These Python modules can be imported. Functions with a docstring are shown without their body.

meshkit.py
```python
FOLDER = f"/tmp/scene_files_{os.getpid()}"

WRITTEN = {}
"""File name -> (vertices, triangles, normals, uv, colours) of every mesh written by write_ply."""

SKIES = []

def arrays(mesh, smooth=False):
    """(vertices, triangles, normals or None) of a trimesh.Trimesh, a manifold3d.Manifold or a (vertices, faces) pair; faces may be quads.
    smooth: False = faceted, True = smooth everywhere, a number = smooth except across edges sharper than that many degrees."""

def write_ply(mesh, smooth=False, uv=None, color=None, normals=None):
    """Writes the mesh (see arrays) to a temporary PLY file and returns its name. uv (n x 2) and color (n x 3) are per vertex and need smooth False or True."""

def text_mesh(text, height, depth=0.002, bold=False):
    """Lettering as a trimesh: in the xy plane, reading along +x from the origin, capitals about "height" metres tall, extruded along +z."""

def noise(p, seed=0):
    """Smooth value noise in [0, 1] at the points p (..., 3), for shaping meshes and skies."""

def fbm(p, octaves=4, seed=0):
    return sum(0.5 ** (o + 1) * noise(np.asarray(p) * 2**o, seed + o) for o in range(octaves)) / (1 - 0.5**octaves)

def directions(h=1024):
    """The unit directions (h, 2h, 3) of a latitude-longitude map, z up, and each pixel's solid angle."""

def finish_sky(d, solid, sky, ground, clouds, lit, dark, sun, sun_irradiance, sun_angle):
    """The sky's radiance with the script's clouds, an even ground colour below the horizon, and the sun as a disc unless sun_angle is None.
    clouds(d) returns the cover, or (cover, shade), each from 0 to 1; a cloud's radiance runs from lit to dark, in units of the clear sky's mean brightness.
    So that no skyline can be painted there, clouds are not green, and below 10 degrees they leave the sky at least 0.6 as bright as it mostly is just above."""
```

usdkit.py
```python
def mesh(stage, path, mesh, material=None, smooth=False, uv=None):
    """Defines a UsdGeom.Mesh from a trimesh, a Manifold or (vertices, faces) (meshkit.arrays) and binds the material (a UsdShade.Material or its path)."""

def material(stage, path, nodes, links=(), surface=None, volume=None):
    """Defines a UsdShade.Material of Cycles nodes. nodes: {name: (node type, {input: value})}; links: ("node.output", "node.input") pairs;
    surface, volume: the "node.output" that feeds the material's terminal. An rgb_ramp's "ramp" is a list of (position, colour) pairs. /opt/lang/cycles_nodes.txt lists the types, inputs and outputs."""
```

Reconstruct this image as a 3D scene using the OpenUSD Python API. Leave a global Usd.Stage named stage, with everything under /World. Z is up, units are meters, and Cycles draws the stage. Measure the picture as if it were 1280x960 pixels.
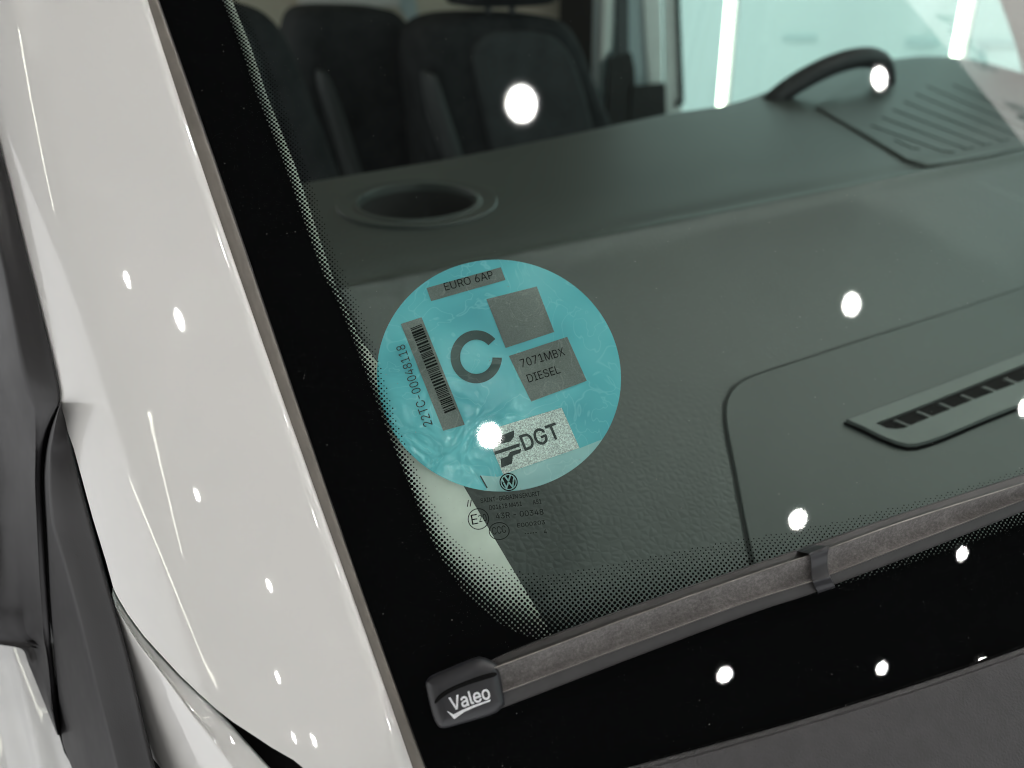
import math, random
import numpy as np, trimesh, usdkit, meshkit
from shapely.geometry import Polygon, Point, LineString, box as sbox
from shapely.ops import unary_union
from scipy.interpolate import PchipInterpolator
from pxr import Usd, UsdGeom, UsdLux, UsdShade, Gf, Sdf

random.seed(7)
stage = Usd.Stage.CreateInMemory()
UsdGeom.SetStageUpAxis(stage, UsdGeom.Tokens.z)
UsdGeom.SetStageMetersPerUnit(stage, 1.0)
UsdGeom.Xform.Define(stage, '/World')
UsdGeom.Scope.Define(stage, '/World/Looks')

# ------------------------------------------------------------------ camera, light, exposure
FPX = 985.0                       # focal length in pixels of a 1280 x 960 picture
EYE = np.array([0.0, 0.0, 1.60])  # x: towards the van's left side, y: towards its rear, z: up
EXPOSURE = 0.6
DOME = 0.78
LAMP = 95.0
TUBE = 7.0
SIGN = 1.6
WALL_FILL = 5.5


def unit(a):
    a = np.asarray(a, float)
    return a / np.linalg.norm(a)


AXIS = np.array([[0.88386446, -0.23733397, 0.40305856],
                 [-0.46772116, -0.4401058, 0.76651405],
                 [-0.00453142, -0.86601355, -0.5]])      # columns: the camera's right, down, forward
right, down, fwd = AXIS.T
cam = UsdGeom.Camera.Define(stage, '/World/camera')
cam.CreateHorizontalApertureAttr(36.0)
cam.CreateVerticalApertureAttr(27.0)
cam.CreateFocalLengthAttr(36.0 * FPX / 1280)
cam.CreateFStopAttr(7.0)
cam.CreateFocusDistanceAttr(0.315)
cam.CreateClippingRangeAttr(Gf.Vec2f(0.01, 100.0))
cam.CreateExposureAttr(EXPOSURE)
m4 = np.eye(4)
m4[0, :3], m4[1, :3], m4[2, :3], m4[3, :3] = right, -down, -fwd, EYE
cam.AddTransformOp().Set(Gf.Matrix4d(*m4.ravel().tolist()))

usdkit.material(stage, '/World/Looks/hall_glow', {'b': ('background_shader', {'color': (0.985, 0.99, 1.0), 'strength': DOME})}, [], surface='b.background')
dome = UsdLux.DomeLight.Define(stage, '/World/hall_light')
UsdShade.MaterialBindingAPI.Apply(dome.GetPrim()).Bind(UsdShade.Material.Get(stage, '/World/Looks/hall_glow'))

wall_fill = UsdLux.RectLight.Define(stage, '/World/added_wall_fill_light')   # added unseen area light that brightens the far wall from above
wall_fill.CreateWidthAttr(7.4); wall_fill.CreateHeightAttr(0.5)
wall_fill.CreateIntensityAttr(WALL_FILL); wall_fill.CreateColorAttr(Gf.Vec3f(1, 1, 1)); wall_fill.CreateNormalizeAttr(False)
wall_fill.AddTranslateOp().Set(Gf.Vec3d(2.15, 4.9, 3.3))
wall_fill.AddRotateXYZOp().Set(Gf.Vec3f(0, 0, 0))
wall_fill_m = np.eye(4)
zz = -unit([0.95, 0, -1.6]); xx = np.array([0, 1.0, 0]); yy = np.cross(zz, xx)
wall_fill_m[0, :3], wall_fill_m[1, :3], wall_fill_m[2, :3], wall_fill_m[3, :3] = xx, yy, zz, (2.15, 4.9, 3.3)
wall_fill.ClearXformOpOrder(); wall_fill.AddTransformOp(opSuffix='m').Set(Gf.Matrix4d(*wall_fill_m.ravel().tolist()))


# ------------------------------------------------------------------ surfaces
def ray(px, py):
    px, py = np.asarray(px, float), np.asarray(py, float)
    d = np.stack([(px - 640) / FPX, (py - 480) / FPX, np.ones_like(px)], -1)
    return d / np.linalg.norm(d, axis=-1, keepdims=True) @ AXIS.T


NG = np.array([-0.25859276, -0.63026932, 0.73204534]); NG = unit(NG)   # the windscreen's outward normal at ORG
ORG = EYE - NG * 0.307
UG = unit(np.cross([0, 0, 1], NG)); VG = np.cross(NG, UG)
LG = np.stack([UG, VG, NG])
RU, RV = 2.1, 9.0                                                         # the windscreen's radii


def sag(u, v):
    return -u * u / (2 * RU) - v * v / (2 * RV)


class Glass:
    """u along the windscreen, v up the windscreen, w out of it."""
    def world(s, u, v, w=0.0):
        u, v = np.asarray(u, float), np.asarray(v, float)
        return ORG + np.stack([u, v, w + sag(u, v) + 0 * u], -1) @ LG

    def px(s, px, py, w=0.0):
        d = ray(px, py) @ LG.T
        c = LG @ (EYE - ORG)
        t = (w - c[2]) / d[..., 2]
        for _ in range(12):
            p = c + np.asarray(t)[..., None] * d
            f = p[..., 2] - w - sag(p[..., 0], p[..., 1])
            t = t - f / (d[..., 2] + p[..., 0] * d[..., 0] / RU + p[..., 1] * d[..., 1] / RV)
        p = c + np.asarray(t)[..., None] * d
        return p[..., :2]


G = Glass()
_tr = np.array([(184, 0), (210, 75), (240, 165), (270, 255), (302, 360), (322, 412), (360, 517), (409, 660), (431, 705), (480, 859), (516, 960)], float)
_tr[:, 0] = np.polyval(np.polyfit(_tr[:, 1] / 1000, _tr[:, 0], 3), _tr[:, 1] / 1000)
_uv = G.px(_tr[:, 0], _tr[:, 1], 0.003)
_edge = np.polyfit(_uv[:, 1], _uv[:, 0], 3)
_ss = np.linspace(0, 0.16, 641)
_phi = np.radians(np.interp(_ss, [0, .012, .05, .056, .066, .078, .095, .16], [-1.0, 1.0, 8.0, 12.0, 30.0, 36.0, 46.0, 58.0]))
_ww = 0.004 - np.concatenate([[0], np.cumsum(np.tan(_phi[:-1]) * np.diff(_ss))])
_ww = _ww - 0.0022 * np.clip(1 - _ss / 0.0040, 0, 1) ** 2


class Body:
    """The painted pillar beside the windscreen: the windscreen's u, v and a profile that turns round the corner."""
    def height(s, u, v):
        e = np.polyval(_edge, np.clip(v, -0.15, 0.34))
        d = (e - u) * 0.93
        return np.interp(d, _ss, _ww)

    def world(s, u, v, w=0.0):
        u, v = np.asarray(u, float), np.asarray(v, float)
        return ORG + np.stack([u, v, w + s.height(u, v) + sag(u, v)], -1) @ LG

    def px(s, px, py, w=0.0):
        h = np.zeros_like(np.asarray(px, float))
        for _ in range(40):
            uv = G.px(px, py, h + w)
            h = 0.5 * h + 0.5 * s.height(uv[..., 0], uv[..., 1])
        return G.px(px, py, h + w)


B = Body()


class Plane:
    def __init__(s, o, a, b):
        s.o, s.a, s.b = np.asarray(o, float), unit(a), unit(b)
        s.n = np.cross(s.a, s.b)

    def world(s, u, v, w=0.0):
        u, v = np.asarray(u, float), np.asarray(v, float)
        return s.o + u[..., None] * s.a + v[..., None] * s.b + (np.zeros_like(u) + w)[..., None] * s.n

    def px(s, px, py, w=0.0):
        d = ray(px, py)
        t = ((s.o + s.n * np.asarray(w)[..., None] - EYE) @ s.n) / (d @ s.n)
        p = EYE + t[..., None] * d - s.o
        return np.stack([p @ s.a, p @ s.b], -1)


def facing(y):            # a plane across the van, seen from the front
    return Plane((0, y, 0), (1, 0, 0), (0, 0, 1))


def side(x):              # a plane along the van, seen from its right
    return Plane((x, 0, 0), (0, -1, 0), (0, 0, 1))


# the dashboard: a level rear half, a front half that falls towards the foot of the windscreen
ZR = EYE[2] - 0.185


def _at_z(px, py, z):
    d = ray(px, py)
    return EYE + d * ((z - EYE[2]) / d[2])


_p0 = G.world(*G.px(690., 795., -0.045), -0.045)
_p1, _p2 = _at_z(690., 312., ZR), _at_z(1280., 192., ZR)
NF = unit(np.cross(_p1 - _p0, _p2 - _p0)); NF = NF * np.sign(NF[2])


class Dash:
    k = 0.002

    def z(s, x, y):
        f = _p0[2] - (NF[0] * (x - _p0[0]) + NF[1] * (y - _p0[1])) / NF[2]
        r = ZR
        h = np.clip(0.5 + 0.5 * (r - f) / s.k, 0, 1)
        return r * (1 - h) + f * h - s.k * h * (1 - h) + 0.0035 * np.exp(-((f - r) / 0.0026) ** 2) - 0.0015 * np.exp(-((f - r - 0.006) / 0.004) ** 2)

    def world(s, x, y, w=0.0):
        x, y = np.asarray(x, float), np.asarray(y, float)
        return np.stack([x, y, s.z(x, y) + w], -1)

    def px(s, px, py, w=0.0):
        d = ray(px, py)
        up = np.array([0, 0, 1.0])
        t1 = (ZR + w - EYE[2]) / d[..., 2]
        t2 = ((_p0 + up * w - EYE) @ NF) / (d @ NF)
        t = np.maximum(np.where(t1 > 0, t1, 9), t2)
        return (EYE + t[..., None] * d)[..., :2]


D = Dash()


# ------------------------------------------------------------------ mesh helpers
def P(surf, pts, w=0.0):
    a = np.asarray(pts, float)
    return surf.px(a[:, 0], a[:, 1], w)


def chaikin(pts, n=2, closed=True):
    p = np.asarray(pts, float)
    for _ in range(n):
        q = np.roll(p, -1, 0)
        if not closed:
            p0, q0 = p[:-1], p[1:]
            p = np.vstack([p[:1], np.stack([.75 * p0 + .25 * q0, .25 * p0 + .75 * q0], 1).reshape(-1, 2), p[-1:]])
        else:
            p = np.stack([.75 * p + .25 * q, .25 * p + .75 * q], 1).reshape(-1, 2)
    return p


def polys(g):
    return [x for x in getattr(g, 'geoms', [g]) if x.geom_type == 'Polygon' and x.area > 1e-12]


def join(ms):
    return trimesh.util.concatenate(ms) if len(ms) > 1 else ms[0]


def sheet(surf, shape, w=0.0, size=0.012):
    out = []
    for g in polys(shape):
        v, f = trimesh.creation.triangulate_polygon(g, engine='earcut')
        v = np.asarray(v); f = np.asarray(f)
        c = np.cross(v[f[:, 1]] - v[f[:, 0]], v[f[:, 2]] - v[f[:, 0]])
        f[c < 0] = f[c < 0][:, ::-1]
        v3 = np.column_stack([v, np.zeros(len(v))])
        if size:
            v3, f = trimesh.remesh.subdivide_to_size(v3, f, size, max_iter=12)
        m = trimesh.Trimesh(v3, f, process=False); m.merge_vertices()
        out.append(trimesh.Trimesh(surf.world(m.vertices[:, 0], m.vertices[:, 1], w), m.faces, process=False))
    return join(out)


def ccw(p):
    p = np.asarray(p, float)
    x, y = p[:, 0], p[:, 1]
    return p if np.sum(x * np.roll(y, -1) - y * np.roll(x, -1)) > 0 else p[::-1]


def inset(p, b):
    t0 = p - np.roll(p, 1, 0); t1 = np.roll(p, -1, 0) - p
    t0 /= np.linalg.norm(t0, axis=1, keepdims=True) + 1e-12; t1 /= np.linalg.norm(t1, axis=1, keepdims=True) + 1e-12
    n = np.stack([-(t0 + t1)[:, 1], (t0 + t1)[:, 0]], 1)
    n /= np.linalg.norm(n, axis=1, keepdims=True) + 1e-12
    c = np.clip(np.sum(n * np.stack([-t1[:, 1], t1[:, 0]], 1), 1), 0.5, 1)
    return p + n * (b / c)[:, None]


def solid(surf, pts, w0, w1, b, steps=3, size=None):
    """A plate with rounded upper edges standing on the outline pts (a, b of surf) from w0 to w1."""
    p = ccw(pts)
    loops = [surf.world(p[:, 0], p[:, 1], w0)]
    for i in range(steps + 1):
        a = math.pi / 2 * i / steps
        q = inset(p, b * (1 - math.cos(a)))
        loops.append(surf.world(q[:, 0], q[:, 1], w1 - b + b * math.sin(a)))
    n = len(p)
    v = np.vstack(loops); f = []
    for k in range(len(loops) - 1):
        for i in range(n):
            j = (i + 1) % n
            f += [(k * n + i, k * n + j, (k + 1) * n + j), (k * n + i, (k + 1) * n + j, (k + 1) * n + i)]
    parts = [trimesh.Trimesh(v, f, process=False), sheet(surf, Polygon(q).buffer(0), w1, size)]
    m = join(parts); m.merge_vertices()
    return m


def grid(p):
    r, k = p.shape[:2]
    i = np.arange(r * k).reshape(r, k)
    f = np.concatenate([np.stack([i[:-1, :-1], i[1:, :-1], i[1:, 1:]], -1).reshape(-1, 3), np.stack([i[:-1, :-1], i[1:, 1:], i[:-1, 1:]], -1).reshape(-1, 3)])
    m = trimesh.Trimesh(p.reshape(-1, 3), f, process=False)
    n = m.face_normals; c = m.triangles_center
    if np.sum(np.einsum('ij,ij->i', n, EYE - c) * m.area_faces) < 0:
        m.invert()
    return m


def loft(surf, rows, n=60, across=1):
    """rows: R stations of K (pixel x, pixel y, w) points on surf, joined smoothly from station to station."""
    rows = np.asarray(rows, float)
    t = np.arange(len(rows))
    tt = np.linspace(0, t[-1], n)
    r = PchipInterpolator(t, rows, axis=0)(tt)
    if across > 1:
        k = np.arange(r.shape[1])
        r = PchipInterpolator(k, r, axis=1)(np.linspace(0, k[-1], (r.shape[1] - 1) * across + 1))
    uv = surf.px(r[..., 0], r[..., 1], r[..., 2])
    return grid(surf.world(uv[..., 0], uv[..., 1], r[..., 2]))


def tube(points, radius, seg=12, closed=False):
    p = np.asarray(points, float)
    t = (np.roll(p, -1, 0) - np.roll(p, 1, 0)) if closed else np.gradient(p, axis=0)
    t /= np.linalg.norm(t, axis=1, keepdims=True)
    a = np.cross(t, [0.13, 0.2, 0.97]); a /= np.linalg.norm(a, axis=1, keepdims=True)
    b = np.cross(t, a)
    th = np.linspace(0, 2 * np.pi, seg, endpoint=False)
    rr = np.broadcast_to(radius, len(p))
    v = p[:, None] + rr[:, None, None] * (np.cos(th)[None, :, None] * a[:, None] + np.sin(th)[None, :, None] * b[:, None])
    n = len(p); f = []
    for i in range(n if closed else n - 1):
        i2 = (i + 1) % n
        for j in range(seg):
            j2 = (j + 1) % seg
            f += [(i * seg + j, i2 * seg + j, i2 * seg + j2), (i * seg + j, i2 * seg + j2, i * seg + j2)]
    m = trimesh.Trimesh(v.reshape(-1, 3), f, process=False)
    m.fix_normals()
    return m


def bx(lo, hi):
    return trimesh.creation.box(bounds=[lo, hi])


def lettering(surf, text, p0, p1, w, height=None, bold=False, depth=2e-5, squeeze=None):
    """Print reading from pixel p0 to pixel p1 (its base line)."""
    q = P(surf, [p0, p1], w)
    d = q[1] - q[0]; L = np.linalg.norm(d); d /= L
    m = meshkit.text_mesh(text, 1.0, 1.0, bold)
    v = m.vertices.copy()
    x0, x1 = v[:, 0].min(), v[:, 0].max()
    sx = L / (x1 - x0)
    sy = sx if height is None else height * L / math.hypot(p1[0] - p0[0], p1[1] - p0[1])
    a = (v[:, 0] - x0) * sx; b = v[:, 1] * sy
    uv = q[0] + a[:, None] * d + b[:, None] * np.array([-d[1], d[0]])
    ww = w + v[:, 2] * depth
    return trimesh.Trimesh(surf.world(uv[:, 0], uv[:, 1], ww), m.faces, process=False)


def ring_shape(surf, c, r, w, t=None, n=48):
    """A disc (or a ring t wide) that is round on the surface: pixel centre, pixel radius."""
    q = P(surf, [c, (c[0] + r, c[1])], w)
    R = np.linalg.norm(q[1] - q[0])
    g = Point(q[0]).buffer(R, 24)
    if t:
        g = g.difference(Point(q[0]).buffer(R * (1 - t / r), 24))
    return g


# ------------------------------------------------------------------ scene helpers
used = {}


def numbered(parent, name):
    k = used.get((parent, name), 0)
    used[(parent, name)] = k + 1
    return name if k == 0 else f'{name}_{k:03d}'


def tag(prim, label=None, category=None, group=None, kind=None):
    prim = prim.GetPrim() if hasattr(prim, 'GetPrim') else prim
    for k, v in (('label', label), ('category', category), ('group', group), ('kind', kind)):
        if v:
            prim.SetCustomDataByKey(k, v)
    return prim


def thing(name, label, category, group=None, kind=None, loc=None):
    path = '/World/' + numbered('/World', name)
    x = UsdGeom.Xform.Define(stage, path)
    if loc is not None:
        x.AddTranslateOp().Set(Gf.Vec3d(*map(float, loc)))
    tag(x, label, category, group, kind)
    return path


def part(parent, name, mesh, mat, smooth=35, label=None, kind=None):
    path = f'{parent}/' + numbered(parent, name)
    m = usdkit.mesh(stage, path, mesh, M[mat], smooth=smooth)
    tag(m, label, kind=kind)
    return path


M = {}


def look(name, nodes, links, surface):
    M[name] = usdkit.material(stage, '/World/Looks/' + name, nodes, links, surface=surface)


def plain(name, color, rough=0.5, metal=0.0, spec=0.5, coat=0.0, vary=0.0, vscale=40.0, bump=0.0, bscale=300.0, bdist=0.001, grain=None, emit=None, rvary=0.0, detail=4.0):
    n = {'p': ('principled_bsdf', {'base_color': color, 'roughness': rough, 'metallic': metal, 'specular_ior_level': spec, 'coat_weight': coat, 'coat_roughness': 0.02}),
         'g': ('geometry', {})}
    l = []
    if emit:
        n['p'][1].update(emission_color=emit[0], emission_strength=emit[1])
    if vary or rvary:
        n['nz'] = ('noise_texture', {'scale': vscale, 'detail': detail, 'roughness': 0.6}); l.append(('g.position', 'nz.vector'))
    if vary:
        n['rp'] = ('rgb_ramp', {'ramp': [(0.25, [c * (1 - vary) for c in color]), (0.75, [c * (1 + vary) for c in color])]})
        l += [('nz.fac', 'rp.fac'), ('rp.color', 'p.base_color')]
    if rvary:
        n['mr'] = ('map_range', {'from_min': 0.3, 'from_max': 0.7, 'to_min': rough - rvary, 'to_max': rough + rvary})
        l += [('nz.fac', 'mr.value'), ('mr.result', 'p.roughness')]
    if bump:
        if grain:
            n['bt'] = ('voronoi_texture', {'scale': bscale, 'feature': 'distance_to_edge'}); src = 'bt.distance'
        else:
            n['bt'] = ('noise_texture', {'scale': bscale, 'detail': 3.0}); src = 'bt.fac'
        n['bp'] = ('bump', {'strength': bump, 'distance': bdist})
        l += [('g.position', 'bt.vector'), (src, 'bp.height'), ('bp.normal', 'p.normal')]
    look(name, n, l, 'p.BSDF')


# paint and plastics
plain('white_paint', (0.73, 0.718, 0.695), 0.35, spec=0.3, coat=1.0, vary=0.012, vscale=9, bump=0.09, bscale=330, bdist=0.0004)
plain('white_body', (0.70, 0.70, 0.69), 0.4, coat=0.8)
plain('rubber_seal', (0.16, 0.145, 0.125), 0.42, vary=0.18, vscale=60, bump=0.2, bscale=900, bdist=0.0003)
plain('seal_edge', (0.035, 0.032, 0.03), 0.4)
plain('black_plastic', (0.021, 0.0198, 0.0212), 0.5, spec=0.42, vary=0.10, vscale=30, bump=0.35, bscale=1600, bdist=0.0002, rvary=0.05)
plain('gap_dark', (0.004, 0.004, 0.004), 0.8, spec=0.1)
plain('cowl_plastic', (0.056, 0.054, 0.056), 0.55, spec=0.4, vary=0.14, vscale=160, bump=0.8, bscale=1100, bdist=0.0005)
plain('wiper_rubber', (0.027, 0.025, 0.024), 0.5, vary=0.3, vscale=90)
plain('edge_highlight', (0.23, 0.21, 0.19), 0.4, vary=0.6, vscale=45)
plain('wiper_plastic', (0.020, 0.020, 0.023), 0.38, vary=0.15, vscale=60, bump=0.15, bscale=1500, bdist=0.0002)
plain('print_white', (0.75, 0.76, 0.78), 0.4, vary=0.25, vscale=700)
plain('frit_black', (0.0022, 0.0022, 0.0025), 0.6, spec=0.0)
plain('ink', (0.010, 0.012, 0.012), 0.6, spec=0.1)
plain('ink_grey', (0.05, 0.06, 0.06), 0.5, spec=0.3, vary=0.3, vscale=300)
# inside
plain('dash_plastic', (0.046, 0.055, 0.052), 0.40, spec=0.6, vary=0.10, vscale=14, bump=0.55, bscale=240, bdist=0.0006, grain=True)
plain('dash_panel', (0.046, 0.055, 0.052), 0.42, spec=0.55, vary=0.05, vscale=20, bump=0.2, bscale=900, bdist=0.0003)
plain('vent_plastic', (0.15, 0.165, 0.157), 0.5, bump=0.1, bscale=1200, bdist=0.0002)
plain('vent_slat', (0.11, 0.115, 0.112), 0.5)
plain('shut_gap_shade', (0.020, 0.022, 0.021), 0.7)
plain('vent_hole', (0.008, 0.006, 0.006), 0.8, spec=0.2)
plain('seat_fabric', (0.032, 0.035, 0.038), 0.9, spec=0.2, vary=0.35, vscale=30, bump=0.4, bscale=900, bdist=0.0005)
plain('seat_fabric_light', (0.062, 0.070, 0.074), 0.85, spec=0.2, vary=0.2, vscale=30)
plain('seat_plastic', (0.062, 0.068, 0.072), 0.6)
plain('wheel_leather', (0.022, 0.023, 0.026), 0.45, bump=0.2, bscale=600, bdist=0.0004)
plain('beige_trim', (0.55, 0.49, 0.40), 0.7, vary=0.08, vscale=8)
plain('grey_trim', (0.72, 0.75, 0.73), 0.6, vary=0.06, vscale=10)
plain('pale_trim', (0.58, 0.56, 0.54), 0.6, vary=0.05, vscale=10)
plain('blue_grey_trim', (0.40, 0.48, 0.50), 0.55)
plain('inner_paint', (0.80, 0.83, 0.76), 0.45, vary=0.10, vscale=70, coat=0.2)
plain('dark_lining', (0.03, 0.03, 0.03), 0.9)
plain('wall_mint', (0.60, 0.79, 0.775), 0.7, spec=0.2, vary=0.02, vscale=2)
plain('wall_letter', (0.47, 0.66, 0.66), 0.6)
plain('ceiling_black', (0.012, 0.012, 0.013), 0.9, spec=0.1)
plain('lamp_ring', (0.55, 0.55, 0.55), 0.4)
look('lamp_glow', {'c': ('texture_coordinate', {}), 'l': ('vector_math', {'math_type': 'length'}), 'm': ('map_range', {'range_type': 'smoothstep', 'from_min': 0.014, 'from_max': 0.051, 'to_min': 2.3 * LAMP, 'to_max': 0.02 * LAMP, 'clamp': True}),
                   'p': ('principled_bsdf', {'base_color': (0.8, 0.8, 0.8), 'emission_color': (1.0, 0.985, 0.945), 'emission_strength': LAMP})},
     [('c.object', 'l.vector1'), ('l.value', 'm.value'), ('m.result', 'p.emission_strength')], 'p.BSDF')
plain('tube_glow', (0.8, 0.8, 0.8), 0.5, emit=((1.0, 0.99, 0.82), TUBE))
plain('sign_glow', (0.6, 0.6, 0.6), 0.5, emit=((1.0, 0.93, 0.88), SIGN))
plain('sign_ink', (0.02, 0.02, 0.02), 0.6)
plain('chrome', (0.6, 0.6, 0.6), 0.2, metal=1.0)


def glass_look(name, tint, base=0.055, dust=True):
    n = {'lw': ('layer_weight', {'blend': 0.5}), 'pw': ('math', {'math_type': 'power', 'value2': 5.0}),
         'fr': ('math', {'math_type': 'multiply_add', 'value2': 0.93, 'value3': base, 'use_clamp': True}),
         't': ('transparent_bsdf', {'color': tint}), 'gl': ('glossy_bsdf', {'color': (1, 1, 1), 'roughness': 0.0}),
         'mx': ('mix_closure', {})}
    l = [('lw.facing', 'pw.value1'), ('pw.value', 'fr.value1'), ('fr.value', 'mx.fac'), ('t.BSDF', 'mx.closure1'), ('gl.BSDF', 'mx.closure2')]
    if not dust:
        look(name, n, l, 'mx.closure')
        return
    n.update({'g': ('geometry', {}),
              'v': ('voronoi_texture', {'scale': 270.0, 'feature': 'f1'}), 'v2': ('voronoi_texture', {'scale': 620.0, 'feature': 'f1'}),
              'a': ('math', {'math_type': 'less_than', 'value2': 0.06}), 'sc': ('separate_color', {}), 'c': ('math', {'math_type': 'greater_than', 'value2': 0.72}),
              'a2': ('math', {'math_type': 'less_than', 'value2': 0.085}), 'sc2': ('separate_color', {}), 'c2': ('math', {'math_type': 'greater_than', 'value2': 0.60}),
              'm1': ('math', {'math_type': 'multiply'}), 'm2': ('math', {'math_type': 'multiply'}), 'm2b': ('math', {'math_type': 'multiply', 'value2': 0.35}),
              'mm': ('math', {'math_type': 'maximum'}), 'veil': ('math', {'math_type': 'multiply_add', 'value2': 0.55, 'value3': 0.0025, 'use_clamp': True}),
              'd': ('diffuse_bsdf', {'color': (0.33, 0.33, 0.31)}), 'out': ('mix_closure', {})})
    l += [('g.position', 'v.vector'), ('g.position', 'v2.vector'), ('v.distance', 'a.value1'), ('v.color', 'sc.color'), ('sc.r', 'c.value1'),
          ('v2.distance', 'a2.value1'), ('v2.color', 'sc2.color'), ('sc2.r', 'c2.value1'), ('a.value', 'm1.value1'), ('c.value', 'm1.value2'),
          ('a2.value', 'm2.value1'), ('c2.value', 'm2.value2'), ('m2.value', 'm2b.value1'), ('m1.value', 'mm.value1'), ('m2b.value', 'mm.value2'),
          ('mm.value', 'veil.value1'), ('veil.value', 'out.fac'), ('mx.closure', 'out.closure1'), ('d.BSDF', 'out.closure2')]
    look(name, n, l, 'out.closure')


glass_look('windscreen_glass', (0.85, 0.93, 0.895))
glass_look('door_glass', (0.80, 0.89, 0.86), dust=False)

# the dusty spoiler of the wiper
look('dusty_grey', {'g': ('geometry', {}), 'n1': ('noise_texture', {'scale': 110.0, 'detail': 7.0, 'roughness': 0.7}), 'n2': ('noise_texture', {'scale': 900.0, 'detail': 3.0, 'roughness': 0.7}),
                    'ad': ('math', {'math_type': 'multiply_add', 'value2': 0.5}), 'hf': ('math', {'math_type': 'multiply', 'value2': 0.6}),
                    'rp': ('rgb_ramp', {'ramp': [(0.30, (0.045, 0.042, 0.041)), (0.42, (0.105, 0.098, 0.095)), (0.56, (0.150, 0.141, 0.137)), (0.72, (0.23, 0.218, 0.212))]}),
                    'b': ('bump', {'strength': 0.4, 'distance': 0.0003}), 'p': ('principled_bsdf', {'roughness': 0.75, 'specular_ior_level': 0.2})},
     [('g.position', 'n1.vector'), ('g.position', 'n2.vector'), ('n1.fac', 'ad.value1'), ('n2.fac', 'hf.value1'), ('hf.value', 'ad.value3'), ('ad.value', 'rp.fac'),
      ('rp.color', 'p.base_color'), ('n2.fac', 'b.height'), ('b.normal', 'p.normal')], 'p.BSDF')


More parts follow.
